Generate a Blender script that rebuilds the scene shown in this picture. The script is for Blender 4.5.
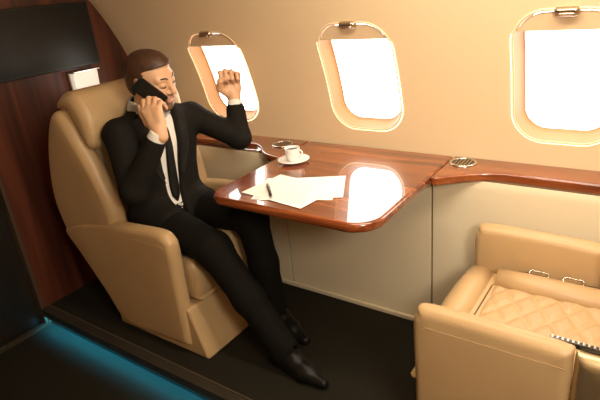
import bpy, bmesh, math, random
import numpy as np
from mathutils import Vector, Matrix
random.seed(3)
D = bpy.data
S = bpy.context.scene
for o in list(D.objects): D.objects.remove(o)
COL = S.collection

# ------------------------------------------------------------------ camera
RM = [[0.8189250472588574, -0.14896990976443908, -0.5542289535533605],
      [0.566138517664338, 0.36799003587522466, 0.7376113558733872],
      [-0.09406883537550542, 0.9178187726786401, -0.38569386141053674]]
cam = D.cameras.new('camera'); co = D.objects.new('camera', cam); COL.objects.link(co)
cam.sensor_width = 36; cam.lens = 521 / 600 * 36; cam.clip_start = 0.02
m = Matrix.Identity(4)
for i in range(3):
    m[i][0] = RM[i][0]; m[i][1] = RM[i][1]; m[i][2] = -RM[i][2]
m[0][3], m[1][3], m[2][3] = 0, 0, 1.42
co.matrix_world = m
S.camera = co
# ------------------------------------------------------------------ light and exposure
S.view_settings.view_transform = 'Standard'; S.view_settings.look = 'None'
S.view_settings.gamma = 1; S.view_settings.exposure = 0.0; S.view_settings.use_curve_mapping = False
W = D.worlds.new('world'); S.world = W; W.use_nodes = True
bg = W.node_tree.nodes['Background']; bg.inputs[0].default_value = (1.0, 0.93, 0.84, 1); bg.inputs[1].default_value = 7.0

def area(name, loc, to, size, power, col, sy=None):
    l = D.lights.new(name, 'AREA'); l.energy = power; l.color = col; l.size = size
    if sy: l.shape = 'RECTANGLE'; l.size_y = sy
    o = D.objects.new(name, l); COL.objects.link(o); o.location = loc
    o.rotation_euler = (Vector(to) - Vector(loc)).to_track_quat('-Z', 'Y').to_euler()
    return o
area('key_light', (0.40, 0.26, 1.52), (-1.15, 1.60, 0.55), 0.36, 20, (1.0, 0.89, 0.74), 0.3)  # unseen key light added low near the camera, reaches the panels under the table
area('ceiling_wash', (-0.35, 1.15, 1.77), (-0.45, 1.93, 0.95), 1.3, 18, (1.0, 0.88, 0.70), 0.12)

# ------------------------------------------------------------------ materials
def mat(name, col, rough=0.5, metal=0.0, coat=0.0, bump=0.0, bscale=60, var=0.0, vscale=6, spec=0.5, coatr=0.03, sheen=0):
    m = D.materials.new(name); m.use_nodes = True
    nt = m.node_tree; b = nt.nodes['Principled BSDF']
    b.inputs['Base Color'].default_value = (*col, 1); b.inputs['Roughness'].default_value = rough
    b.inputs['Metallic'].default_value = metal; b.inputs['Coat Weight'].default_value = coat
    b.inputs['Coat Roughness'].default_value = coatr; b.inputs['Specular IOR Level'].default_value = spec
    b.inputs['Sheen Weight'].default_value = sheen
    tc = nt.nodes.new('ShaderNodeTexCoord')
    if var:
        n = nt.nodes.new('ShaderNodeTexNoise'); n.inputs['Scale'].default_value = vscale; n.inputs['Detail'].default_value = 4
        nt.links.new(tc.outputs['Object'], n.inputs['Vector'])
        r = nt.nodes.new('ShaderNodeValToRGB')
        r.color_ramp.elements[0].position = 0.3; r.color_ramp.elements[1].position = 0.7
        r.color_ramp.elements[0].color = (*[c * (1 - var) for c in col], 1)
        r.color_ramp.elements[1].color = (*[min(1, c * (1 + var)) for c in col], 1)
        nt.links.new(n.outputs['Fac'], r.inputs['Fac']); nt.links.new(r.outputs['Color'], b.inputs['Base Color'])
    if bump:
        n = nt.nodes.new('ShaderNodeTexNoise'); n.inputs['Scale'].default_value = bscale; n.inputs['Detail'].default_value = 3
        nt.links.new(tc.outputs['Object'], n.inputs['Vector'])
        bp = nt.nodes.new('ShaderNodeBump'); bp.inputs['Strength'].default_value = bump; bp.inputs['Distance'].default_value = 0.002
        nt.links.new(n.outputs['Fac'], bp.inputs['Height']); nt.links.new(bp.outputs['Normal'], b.inputs['Normal'])
    return m

def wood(name, cols, scl, rough=0.25, coat=1.0, seed=0.0, spec=0.5):
    m = D.materials.new(name); m.use_nodes = True
    nt = m.node_tree; b = nt.nodes['Principled BSDF']
    tc = nt.nodes.new('ShaderNodeTexCoord'); mp = nt.nodes.new('ShaderNodeMapping')
    mp.inputs['Scale'].default_value = scl; mp.inputs['Location'].default_value = (seed, seed, seed)
    nt.links.new(tc.outputs['Object'], mp.inputs['Vector'])
    n = nt.nodes.new('ShaderNodeTexNoise'); n.inputs['Scale'].default_value = 1; n.inputs['Detail'].default_value = 6
    n.inputs['Distortion'].default_value = 0.8
    nt.links.new(mp.outputs['Vector'], n.inputs['Vector'])
    r = nt.nodes.new('ShaderNodeValToRGB'); e = r.color_ramp.elements
    e[0].position = 0.32; e[0].color = (*cols[0], 1); e[1].position = 0.68; e[1].color = (*cols[2], 1)
    k = e.new(0.5); k.color = (*cols[1], 1)
    nt.links.new(n.outputs['Fac'], r.inputs['Fac']); nt.links.new(r.outputs['Color'], b.inputs['Base Color'])
    b.inputs['Roughness'].default_value = rough; b.inputs['Coat Weight'].default_value = coat
    b.inputs['Coat Roughness'].default_value = 0.02; b.inputs['Specular IOR Level'].default_value = spec
    return m

def emit(name, col, st):
    m = D.materials.new(name); m.use_nodes = True; nt = m.node_tree
    b = nt.nodes['Principled BSDF']; b.inputs['Base Color'].default_value = (*col, 1)
    b.inputs['Emission Color'].default_value = (*col, 1); b.inputs['Emission Strength'].default_value = st
    return m

M = {}
M['wall'] = mat('wall_lining', (0.76, 0.585, 0.36), 0.55, bump=0.05, bscale=200)
M['panel'] = mat('side_panel', (0.70, 0.60, 0.42), 0.6, bump=0.05, bscale=150)
M['leather'] = mat('cream_leather', (0.49, 0.325, 0.16), 0.42, bump=0.25, bscale=140, var=0.04)
M['seam'] = mat('dark_seam', (0.12, 0.07, 0.035), 0.7)
M['table'] = wood('mahogany_lacquer', [(0.080, 0.015, 0.004), (0.19, 0.040, 0.009), (0.31, 0.080, 0.019)], (1.8, 26, 26))
M['bulk'] = wood('mahogany_panel', [(0.036, 0.010, 0.005), (0.080, 0.020, 0.009), (0.125, 0.034, 0.015)], (14, 14, 1.2), 0.4, 0.15)
M['door'] = wood('dark_door_wood', [(0.010, 0.008, 0.006), (0.014, 0.011, 0.008), (0.02, 0.015, 0.01)], (12, 12, 1.2), 0.4, 0.1)
M['carpet'] = mat('carpet', (0.020, 0.017, 0.011), 0.95, bump=1.0, bscale=500, var=0.5, vscale=260, spec=0.1)
M['trim'] = mat('bronze_trim', (0.07, 0.052, 0.032), 0.45, metal=0.4)
M['nosing'] = mat('step_nosing', (0.030, 0.024, 0.016), 0.5)
M['chrome'] = mat('chrome', (0.62, 0.60, 0.56), 0.16, metal=1)
M['nickel'] = mat('brushed_nickel', (0.52, 0.42, 0.32), 0.28, metal=1)
M['bronze'] = mat('satin_bronze', (0.50, 0.38, 0.22), 0.36, metal=0.85)
M['black'] = mat('black_plastic', (0.012, 0.012, 0.011), 0.3)
M['screen'] = mat('screen_glass', (0.012, 0.012, 0.010), 0.30, spec=0.3)
M['led'] = emit('cyan_led', (0.03, 0.45, 0.80), 120)
M['lampglow'] = emit('lamp_cover', (1.0, 0.90, 0.78), 0.45)
M['suit'] = mat('black_suit', (0.011, 0.0095, 0.0075), 0.8, bump=0.15, bscale=300, spec=0.12)
M['trouser'] = mat('black_trousers', (0.008, 0.007, 0.0055), 0.85, bump=0.15, bscale=300, spec=0.08)
M['shirt'] = mat('white_shirt', (0.80, 0.76, 0.69), 0.7)
M['tie'] = mat('black_tie', (0.02, 0.018, 0.016), 0.45)
M['shoe'] = mat('black_shoe_leather', (0.007, 0.006, 0.005), 0.38, spec=0.2)
M['hair'] = mat('brown_hair', (0.060, 0.024, 0.011), 0.5, bump=0.8, bscale=160, var=0.35, vscale=60)
M['paper'] = mat('paper', (0.86, 0.84, 0.80), 0.6)
M['ink'] = mat('grey_ink', (0.42, 0.40, 0.38), 0.6)
M['china'] = mat('white_china', (0.86, 0.84, 0.80), 0.12, coat=0.5)
M['coffee'] = mat('coffee', (0.03, 0.013, 0.006), 0.08)
M['eye'] = mat('eye_white', (0.75, 0.70, 0.64), 0.2)
M['iris'] = mat('brown_iris', (0.05, 0.025, 0.012), 0.1)
M['lash'] = mat('dark_lash', (0.03, 0.014, 0.008), 0.6)
M['lip'] = mat('lips', (0.42, 0.14, 0.09), 0.4)
M['teeth'] = mat('teeth', (0.8, 0.74, 0.66), 0.2)
def glass():
    m = D.materials.new('window_pane'); m.use_nodes = True; nt = m.node_tree; nt.nodes.clear()
    o = nt.nodes.new('ShaderNodeOutputMaterial'); mx = nt.nodes.new('ShaderNodeMixShader')
    t = nt.nodes.new('ShaderNodeBsdfTransparent'); g = nt.nodes.new('ShaderNodeBsdfGlossy'); g.inputs['Roughness'].default_value = 0.02
    mx.inputs[0].default_value = 0.05
    nt.links.new(t.outputs[0], mx.inputs[1]); nt.links.new(g.outputs[0], mx.inputs[2]); nt.links.new(mx.outputs[0], o.inputs[0])
    return m
M['glass'] = glass()
def skin():
    m = D.materials.new('skin'); m.use_nodes = True; nt = m.node_tree; b = nt.nodes['Principled BSDF']
    a = nt.nodes.new('ShaderNodeAttribute'); a.attribute_name = 'tone'
    nt.links.new(a.outputs['Color'], b.inputs['Base Color'])
    b.inputs['Roughness'].default_value = 0.45; b.inputs['Subsurface Weight'].default_value = 0.0
    return m
M['skin'] = skin()

# ------------------------------------------------------------------ helpers
def link(name, me, material, parent=None, smooth=False):
    o = D.objects.new(name, me); COL.objects.link(o)
    if material: me.materials.append(material)
    if smooth:
        for p in me.polygons: p.use_smooth = True
    if parent: o.parent = parent
    return o
def obj(name, bm, material, parent=None, smooth=False, bevel=0, seg=3, autos=None):
    bmesh.ops.recalc_face_normals(bm, faces=bm.faces)
    me = D.meshes.new(name); bm.to_mesh(me); bm.free()
    o = link(name, me, material, parent, smooth or bevel > 0)
    if bevel:
        b = o.modifiers.new('bevel', 'BEVEL'); b.width = bevel; b.segments = seg; b.limit_method = 'ANGLE'; b.angle_limit = math.radians(25)
        b.harden_normals = False
        wn = o.modifiers.new('wn', 'WEIGHTED_NORMAL'); wn.keep_sharp = False
    return o
def thing(name, label, cat, loc=(0, 0, 0), rz=0, group=None):
    o = D.objects.new(name, None); COL.objects.link(o); o.location = loc; o.rotation_euler = (0, 0, rz); o.empty_display_size = 0.05
    return tag(o, label, cat, group)
def tag(o, label, cat, group=None):
    o['label'] = label; o['category'] = cat
    if group: o['group'] = group
    return o
def struct(o): o['kind'] = 'structure'; return o
def box(bm, x0, x1, y0, y1, z0, z1):
    v = [bm.verts.new((x, y, z)) for x in (x0, x1) for y in (y0, y1) for z in (z0, z1)]
    for f in ((0, 1, 3, 2), (4, 6, 7, 5), (0, 4, 5, 1), (2, 3, 7, 6), (0, 2, 6, 4), (1, 5, 7, 3)): bm.faces.new([v[i] for i in f])
    return v
def prism(bm, pts, a, b, axis='y'):
    """polygon pts extruded along axis from a to b"""
    def P(p, t):
        return (p[0], t, p[1]) if axis == 'y' else (p[0], p[1], t) if axis == 'z' else (t, p[0], p[1])
    A = [bm.verts.new(P(p, a)) for p in pts]; B = [bm.verts.new(P(p, b)) for p in pts]
    n = len(pts)
    bm.faces.new(A); bm.faces.new(B[::-1])
    for i in range(n): bm.faces.new([A[i], B[i], B[(i + 1) % n], A[(i + 1) % n]])
def tube(bm, pts, r, n=8, cap=True):
    pts = [Vector(p) for p in pts]; rings = []; up = None
    for i, p in enumerate(pts):
        t = (pts[min(i + 1, len(pts) - 1)] - pts[max(i - 1, 0)]).normalized()
        if up is None: up = t.orthogonal().normalized()
        up = (up - t * up.dot(t)).normalized(); s = t.cross(up)
        rr = r[i] if hasattr(r, '__len__') else r
        rings.append([bm.verts.new(p + (up * math.cos(2 * math.pi * k / n) + s * math.sin(2 * math.pi * k / n)) * rr) for k in range(n)])
    for a, b in zip(rings, rings[1:]):
        for k in range(n): bm.faces.new([a[k], a[(k + 1) % n], b[(k + 1) % n], b[k]])
    if cap: bm.faces.new(rings[0][::-1]); bm.faces.new(rings[-1])
def lathe(bm, prof, n=40, c=(0, 0, 0), close=False):
    rings = []
    for r, z in prof:
        if r < 1e-5: rings.append([bm.verts.new((c[0], c[1], c[2] + z))])
        else: rings.append([bm.verts.new((c[0] + r * math.cos(2 * math.pi * k / n), c[1] + r * math.sin(2 * math.pi * k / n), c[2] + z)) for k in range(n)])
    pr = list(zip(rings, rings[1:]))
    if close: pr.append((rings[-1], rings[0]))
    for a, b in pr:
        for k in range(n):
            k2 = (k + 1) % n
            if len(a) == 1 and len(b) == 1: continue
            if len(a) == 1: bm.faces.new([a[0], b[k2], b[k]])
            elif len(b) == 1: bm.faces.new([a[k], a[k2], b[0]])
            else: bm.faces.new([a[k], a[k2], b[k2], b[k]])
def rrect(a, b, r, n=8, c=(0, 0)):
    out = []
    for q, (sx, sy) in enumerate(((1, 1), (-1, 1), (-1, -1), (1, -1))):
        for k in range(n + 1):
            t = math.pi / 2 * (q + k / n)
            out.append((c[0] + sx * (a - r) + r * math.cos(t), c[1] + sy * (b - r) + r * math.sin(t)))
    return out
def rrw(a, b, r, n=8):
    """rounded rectangle with its straight sides divided too, so it can follow the curved wall"""
    P = rrect(a, b, r, n); out = []
    for i, p in enumerate(P):
        q = P[(i + 1) % len(P)]; L = math.hypot(q[0] - p[0], q[1] - p[1]); k = 10 if (i + 1) % (n + 1) == 0 else 1
        for j in range(k): out.append((p[0] + (q[0] - p[0]) * j / k, p[1] + (q[1] - p[1]) * j / k))
    return out
def spline(pts, n=8, closed=False):
    P = [Vector(p) for p in pts]; out = []; L = len(P)
    rng = range(L if closed else L - 1)
    for i in rng:
        p0 = P[(i - 1) % L] if closed or i > 0 else P[0]; p1 = P[i]; p2 = P[(i + 1) % L]
        p3 = P[(i + 2) % L] if closed or i + 2 < L else P[-1]
        for k in range(n):
            t = k / n
            out.append(0.5 * ((2 * p1) + (-p0 + p2) * t + (2 * p0 - 5 * p1 + 4 * p2 - p3) * t * t + (-p0 + 3 * p1 - 3 * p2 + p3) * t ** 3))
    if not closed: out.append(P[-1])
    return out

# smooth volumes on a grid, turned into a surface
class Vol:
    def __init__(s, lo, hi, h):
        s.lo = np.array(lo, float); s.h = h; s.n = np.ceil((np.array(hi) - s.lo) / h).astype(int) + 1
        s.F = np.full(s.n, 0.08, np.float32)
    def _pts(s, lo, hi):
        i0 = np.clip(np.floor((np.array(lo) - s.lo) / s.h).astype(int), 0, s.n - 1); i1 = np.clip(np.ceil((np.array(hi) - s.lo) / s.h).astype(int) + 1, 1, s.n)
        sl = tuple(slice(a, b) for a, b in zip(i0, i1))
        ax = [s.lo[d] + s.h * np.arange(i0[d], i1[d]) for d in range(3)]
        return sl, np.stack(np.meshgrid(*ax, indexing='ij'), -1)
    def op(s, f, lo, hi, k=0.01, mode='u', pad=0.05):
        sl, P = s._pts(np.array(lo) - pad, np.array(hi) + pad)
        if P.size == 0: return
        d = f(P); F = s.F[sl]
        if mode == 'u':
            h = np.maximum(k - np.abs(F - d), 0) / k; r = np.minimum(F, d) - h * h * k * 0.25
        elif mode == 's':
            d = -d; h = np.maximum(k - np.abs(F - d), 0) / k; r = np.maximum(F, d) + h * h * k * 0.25
        else:
            h = np.maximum(k - np.abs(F - d), 0) / k; r = np.maximum(F, d) + h * h * k * 0.25
        s.F[sl] = r
    def cone(s, a, b, ra, rb, k=0.012, mode='u'):
        a = np.array(a, float); b = np.array(b, float); L2 = max(1e-9, ((b - a) ** 2).sum()); r = max(ra, rb)
        def f(P):
            t = np.clip(((P - a) @ (b - a)) / L2, 0, 1)
            return np.linalg.norm(P - a - t[..., None] * (b - a), axis=-1) - (ra + (rb - ra) * t)
        s.op(f, np.minimum(a, b) - r, np.maximum(a, b) + r, k, mode)
    def chain(s, pts, rs, k=0.012):
        for i in range(len(pts) - 1): s.cone(pts[i], pts[i + 1], rs[i], rs[i + 1], k)
    def ell(s, c, r, R=None, k=0.012, mode='u'):
        c = np.array(c, float); r = np.array(r, float); R = np.eye(3) if R is None else np.array(R)
        def f(P):
            q = (P - c) @ R       # into local axes (R columns are the axes)
            k0 = np.linalg.norm(q / r, axis=-1); k1 = np.linalg.norm(q / (r * r), axis=-1)
            return k0 * (k0 - 1) / np.maximum(k1, 1e-6)
        m = r.max(); s.op(f, c - m, c + m, k, mode)
    def mesh(s, name, material, parent=None):
        F = s.F; V = F < 0
        c = np.zeros(tuple(s.n - 1), np.uint8)
        for i in (0, 1):
            for j in (0, 1):
                for k in (0, 1): c += V[i:s.n[0] - 1 + i, j:s.n[1] - 1 + j, k:s.n[2] - 1 + k]
        act = (c > 0) & (c < 8); idx = -np.ones(act.shape, np.int64); I = np.argwhere(act); idx[act] = np.arange(len(I))
        acc = np.zeros((len(I), 3)); cnt = np.zeros(len(I))
        cor = [(i, j, k) for i in (0, 1) for j in (0, 1) for k in (0, 1)]
        fv = {q: F[I[:, 0] + q[0], I[:, 1] + q[1], I[:, 2] + q[2]] for q in cor}
        for q in cor:
            for d in range(3):
                if q[d]: continue
                p = list(q); p[d] = 1; p = tuple(p); a, b = fv[q], fv[p]; m = (a < 0) != (b < 0)
                t = np.where(m, a / np.where(m, a - b, 1), 0)
                P = np.tile(np.array(q, float), (len(I), 1)); P[:, d] += t; acc[m] += P[m]; cnt[m] += 1
        verts = (I + acc / cnt[:, None]) * s.h + s.lo
        quads = []
        for d in range(3):
            a_, b_ = [(1, 2), (2, 0), (0, 1)][d]
            lo = [slice(1, -1)] * 3; lo[d] = slice(0, -1); hi = list(lo); hi[d] = slice(1, None)
            A = V[tuple(lo)]; B = V[tuple(hi)]
            E = np.argwhere(A != B); off = np.ones(3, int); off[d] = 0; G = E + off
            inside = A[A != B]
            def g(da, db):
                Q = G.copy(); Q[:, a_] -= da; Q[:, b_] -= db; return idx[Q[:, 0], Q[:, 1], Q[:, 2]]
            q = np.stack([g(1, 1), g(0, 1), g(0, 0), g(1, 0)], 1); q[~inside] = q[~inside][:, ::-1]; quads.append(q)
        Q = np.concatenate(quads); Q = Q[(Q >= 0).all(1)]
        me = D.meshes.new(name); me.vertices.add(len(verts)); me.vertices.foreach_set('co', verts.astype(np.float32).ravel())
        me.loops.add(Q.size); me.loops.foreach_set('vertex_index', Q.astype(np.int32).ravel())
        me.polygons.add(len(Q)); me.polygons.foreach_set('loop_start', np.arange(0, Q.size, 4, dtype=np.int32)); me.polygons.foreach_set('loop_total', np.full(len(Q), 4, np.int32))
        me.polygons.foreach_set('use_smooth', np.ones(len(Q), bool)); me.update(calc_edges=True); me.validate()
        o = link(name, me, material, parent); s.verts = verts; return o
    def front(s, y, z, x0, x1):
        """largest x inside the volume at (y, z)"""
        j = int(round((y - s.lo[1]) / s.h)); k = int(round((z - s.lo[2]) / s.h)); i0 = int((x0 - s.lo[0]) / s.h); i1 = int((x1 - s.lo[0]) / s.h)
        col = s.F[i0:i1, j, k]; w = np.where(col < 0)[0]
        if len(w) == 0: return None
        i = w[-1]; t = col[i] / (col[i] - col[i + 1]) if i + 1 < len(col) else 0
        return s.lo[0] + (i0 + i + t) * s.h


# ------------------------------------------------------------------ cabin shell
YC, ZC, RA, RB = 0.76, 0.62, 1.20, 1.32
XB = -2.48      # bulkhead
XE = 1.30       # end of the modelled cabin
YP = 1.04       # platform edge
def wy(z, side=1): return YC + side * RA * math.sqrt(max(0, 1 - ((z - ZC) / RB) ** 2))
def wn_(z):
    y = wy(z) - YC; n = Vector((0, y / RA ** 2, (z - ZC) / RB ** 2)); return n.normalized()
def wp(x, z, w=0.0):
    """point on the window wall, w metres outwards"""
    n = wn_(z); return Vector((x, wy(z), z)) + n * w
ang = lambda z: math.asin((z - ZC) / RB)
def shell(name, t0, t1, n, side_thick=0.03, material=M['wall']):
    bm = bmesh.new(); rows = []
    xs = [XB + (XE - XB) * i / 60 for i in range(61)]
    for th in (0, side_thick):
        g = []
        for j in range(n + 1):
            t = t0 + (t1 - t0) * j / n
            g.append([bm.verts.new((x, YC + (RA + th) * math.cos(t), ZC + (RB + th) * math.sin(t))) for x in xs])
        rows.append(g)
    a, b = rows
    for j in range(n):
        for i in range(60):
            bm.faces.new([a[j][i], a[j][i + 1], a[j + 1][i + 1], a[j + 1][i]]); bm.faces.new([b[j][i], b[j + 1][i], b[j + 1][i + 1], b[j][i + 1]])
    for i in range(60):
        for j in (0, n): bm.faces.new([a[j][i], b[j][i], b[j][i + 1], a[j][i + 1]])
    for j in range(n):
        for i in (0, 60): bm.faces.new([a[j][i], a[j + 1][i], b[j + 1][i], b[j][i]])
    return struct(obj(name, bm, material, smooth=True))
tA = ang(1.52)
wall = shell('wall_back', ang(0.60), tA, 40)
shell('ceiling', tA, math.pi - tA, 40)
shell('wall_front', math.pi - tA, math.pi - ang(-0.05), 30)

WX = [-1.815, -1.053, -0.293, 0.467]; WZS = [1.020, 1.030, 1.040, 1.040]; WBS = [0.224, 0.229, 0.232, 0.232]; WA, WR = 0.166, 0.108
# window openings
cb = bmesh.new()
for wx, WZ, WB in zip(WX, WZS, WBS):
    pts = rrw(WA - 0.006, WB - 0.006, WR - 0.006, 8)
    A = [cb.verts.new(wp(wx + p[0], WZ + p[1], -0.03)) for p in pts]; B = [cb.verts.new(wp(wx + p[0], WZ + p[1], 0.08)) for p in pts]
    ca = cb.verts.new(wp(wx, WZ, -0.03)); cc = cb.verts.new(wp(wx, WZ, 0.08)); n = len(pts)
    for i in range(n):
        j = (i + 1) % n
        cb.faces.new([A[i], A[j], B[j], B[i]]); cb.faces.new([ca, A[j], A[i]]); cb.faces.new([cc, B[i], B[j]])
cutter = obj('cutter', cb, None)
md = wall.modifiers.new('b', 'BOOLEAN'); md.object = cutter; md.operation = 'DIFFERENCE'; md.solver = 'EXACT'
dg = bpy.context.evaluated_depsgraph_get()
me = D.meshes.new_from_object(wall.evaluated_get(dg)); wall.modifiers.clear(); wall.data = me
me.set_sharp_from_angle(angle=math.radians(25))
D.objects.remove(cutter)

M['rim'] = mat('window_surround', (0.80, 0.62, 0.40), 0.4)
M['rim_glow'] = emit('window_glow', (1.0, 0.80, 0.48), 3.0)  # emission that stands in for the bright line along the window rim
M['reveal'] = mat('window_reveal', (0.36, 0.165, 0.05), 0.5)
M['shade'] = mat('shade_panel', (0.70, 0.52, 0.32), 0.5)
for k, (wx, WZ, WB) in enumerate(zip(WX, WZS, WBS)):
    root = struct(D.objects.new('window_%d' % (k + 1), None)); COL.objects.link(root); root.location = wp(wx, WZ)
    inv = Vector(root.location)
    # frame: lip standing on the wall, reveal going out to the pane
    rings = [(0.002, 0.000), (0.001, -0.0015), (-0.001, -0.0025), (-0.005, -0.0025), (-0.007, 0.000), (-0.009, 0.010), (-0.018, 0.045), (-0.026, 0.058), (-0.029, 0.060)]
    bm = bmesh.new(); R_ = []
    for off, w in rings:
        pts = rrw(WA + off, WB + off, WR + off, 10)
        R_.append([bm.verts.new(wp(wx + p[0], WZ + p[1], w) - inv) for p in pts])
    inner = R_[4:]
    for a, b in zip(R_[:5], R_[1:5]):
        n = len(a)
        for i in range(n): bm.faces.new([a[i], a[(i + 1) % n], b[(i + 1) % n], b[i]])
    keep = [[v.co.copy() for v in r] for r in inner]; rim_glow = [(v.co.copy() + inv) for v in R_[0]]
    for r in R_[5:]:
        for v in r: bm.verts.remove(v)
    obj('window_frame', bm, M['rim'], root, smooth=True)
    bm = bmesh.new(); inner = [[bm.verts.new(v) for v in r] for r in keep]
    for a, b in zip(inner, inner[1:]):
        n = len(a)
        for i in range(n): bm.faces.new([a[i], a[(i + 1) % n], b[(i + 1) % n], b[i]])
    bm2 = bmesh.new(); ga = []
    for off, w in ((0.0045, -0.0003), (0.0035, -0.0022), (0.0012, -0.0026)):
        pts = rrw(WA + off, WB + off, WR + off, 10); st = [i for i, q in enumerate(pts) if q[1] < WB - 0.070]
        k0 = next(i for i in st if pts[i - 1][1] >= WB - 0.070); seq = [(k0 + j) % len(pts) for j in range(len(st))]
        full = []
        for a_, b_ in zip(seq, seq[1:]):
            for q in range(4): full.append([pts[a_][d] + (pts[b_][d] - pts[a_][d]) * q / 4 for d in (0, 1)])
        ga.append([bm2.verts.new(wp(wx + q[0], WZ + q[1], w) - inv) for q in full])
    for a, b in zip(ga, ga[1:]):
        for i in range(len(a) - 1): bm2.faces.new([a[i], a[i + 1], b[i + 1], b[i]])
    g_ = obj('glow_ring', bm2, M['rim_glow'], root, smooth=True)  # emissive ring added below the shade line to brighten the rim
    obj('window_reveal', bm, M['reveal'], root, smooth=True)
    bm = bmesh.new(); pts = rrw(WA - 0.027, WB - 0.027, WR - 0.03, 10)
    rr = [[bm.verts.new(wp(wx + p[0] * s, WZ + p[1] * s, 0.060) - inv) for p in pts] for s in (1, 0.66, 0.33)]
    c = bm.verts.new(wp(wx, WZ, 0.060) - inv)
    for a, b in zip(rr, rr[1:]):
        for i in range(len(a)): bm.faces.new([a[i], a[(i + 1) % len(a)], b[(i + 1) % len(a)], b[i]])
    for i in range(len(pts)): bm.faces.new([rr[-1][i], rr[-1][(i + 1) % len(pts)], c])
    obj('window_pane', bm, M['glass'], root, smooth=True)
    # shade pulled a little way down from the top
    bm = bmesh.new(); zb = 0.160 + (WB - 0.229)
    top = [p for p in rrect(WA - 0.013, WB - 0.013, WR - 0.013, 10) if p[1] >= zb]
    top = sorted(top, key=lambda p: -p[0]); prof = [(WA - 0.013, zb)] + top + [(-(WA - 0.013), zb)]
    nn = 24
    def col_top(x):
        a_, b_, r_ = WA - 0.013, WB - 0.013, WR - 0.013
        d = abs(x) - (a_ - r_)
        return b_ if d <= 0 else (b_ - r_) + math.sqrt(max(0, r_ * r_ - d * d))
    g = []
    for w in (0.003, 0.007):
        cols = []
        for i in range(nn + 1):
            x = -(WA - 0.013) * 0.985 + 2 * (WA - 0.013) * 0.985 * i / nn; zt = max(zb + 0.002, col_top(x))
            cols.append([bm.verts.new(wp(wx + x, WZ + zb + (zt - zb) * j / 4, w) - inv) for j in range(5)])
        g.append(cols)
    for i in range(nn):
        for j in range(4):
            for q in (0, 1): bm.faces.new([g[q][i][j], g[q][i + 1][j], g[q][i + 1][j + 1], g[q][i][j + 1]])
        bm.faces.new([g[0][i][0], g[0][i + 1][0], g[1][i + 1][0], g[1][i][0]])
    obj('window_shade', bm, M['shade'], root, smooth=False)
    # oval pull handle: rounded recess plate and grip
    bm = bmesh.new(); hz = WZ + WB - 0.008; hx = wx + 0.0; n = wn_(hz); up = Vector((1, 0, 0)).cross(n); up = up if up.z > 0 else -up
    c = wp(hx, hz, -0.004) - inv
    R3 = []
    for s, w in ((1.0, 0.010), (1.0, 0.0), (0.94, -0.006), (0.8, -0.010), (0.55, -0.012)):
        R3.append([bm.verts.new(c + Vector((p[0], 0, 0)) + up * p[1] + n * w) for p in rrect(0.037 * s, 0.0145 * s, 0.0142 * s, 6)])
    for a, b in zip(R3, R3[1:]):
        for i in range(len(a)): bm.faces.new([a[i], a[(i + 1) % len(a)], b[(i + 1) % len(a)], b[i]])
    bm.faces.new(R3[-1])
    h = obj('shade_handle', bm, M['nickel'], root, smooth=True)
    bm = bmesh.new()
    for s, w in ((1.0, 0.0),):
        cc = c - n * 0.0125 - up * 0.001
        tube(bm, [cc + Vector((t * 0.027, 0, 0)) for t in (-1, -0.6, 0, 0.6, 1)], [0.002, 0.0042, 0.005, 0.0042, 0.002], 8)
    obj('handle_grip', bm, M['nickel'], h, smooth=True)

# bulkhead with its dark doorway
def shell_pts(y0, z0, n=24):
    """cross-section outline of the cabin for y>y0, z>z0"""
    pts = []
    t0 = ang(z0)
    t1 = math.acos((y0 - YC) / RA)
    for i in range(n + 1):
        t = t0 + (t1 - t0) * i / n
        pts.append((YC + (RA + 0.02) * math.cos(t), ZC + (RB + 0.02) * math.sin(t)))
    return pts
bm = bmesh.new()
prism(bm, [(1.025, -0.03)] + [(1.80, -0.03)] + shell_pts(1.025, 0.0), XB - 0.03, XB, 'x')
struct(obj('wall_left', bm, M['bulk']))
bm = bmesh.new(); prism(bm, [(0.50, -0.10), (1.024, -0.10), (1.024, 1.62), (0.50, 1.62)], XB - 0.09, XB - 0.05, 'x')
dr = struct(obj('door_1', bm, M['door'], bevel=0.003))
bm = bmesh.new(); lathe(bm, [(0, 0.0), (0.012, 0.0), (0.012, 0.02), (0.02, 0.03), (0.02, 0.045), (0, 0.05)], 16)
bmesh.ops.rotate(bm, verts=bm.verts, cent=(0, 0, 0), matrix=Matrix.Rotation(math.pi / 2, 3, 'Y')); bmesh.ops.translate(bm, verts=bm.verts, vec=(XB - 0.05, 0.56, 0.85))
obj('door_knob', bm, M['nickel'], dr, smooth=True)
bm = bmesh.new()
prism(bm, [(-0.5, -0.11), (0.497, -0.11), (0.497, 1.622), (1.022, 1.622), (1.022, 1.80)] + [p for p in shell_pts(-0.2, 1.75) if p[0] < 1.02] + [(-0.5, 0.9)], XB - 0.10, XB - 0.02, 'x')
struct(obj('wall_left_aisle', bm, M['bulk']))
bm = bmesh.new(); box(bm, XB - 0.05, XB + 0.004, 1.012, 1.028, -0.10, 1.72)
struct(obj('trim_1', bm, mat('door_edge', (0.10, 0.07, 0.045), 0.35, metal=0.3)))
bm = bmesh.new(); box(bm, XB - 0.02, XB + 0.008, 0.50, 1.05, -0.10, -0.085)
struct(obj('trim_2', bm, M['trim']))
bm = bmesh.new(); prism(bm, [(YC + s * 1.25 * math.cos(t), ZC + 1.36 * math.sin(t)) for s, t in [(1, i * math.pi / 24 - 0.55) for i in range(0, 33)]], XE, XE + 0.03, 'x')
struct(obj('wall_right', bm, M['wall']))

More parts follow.
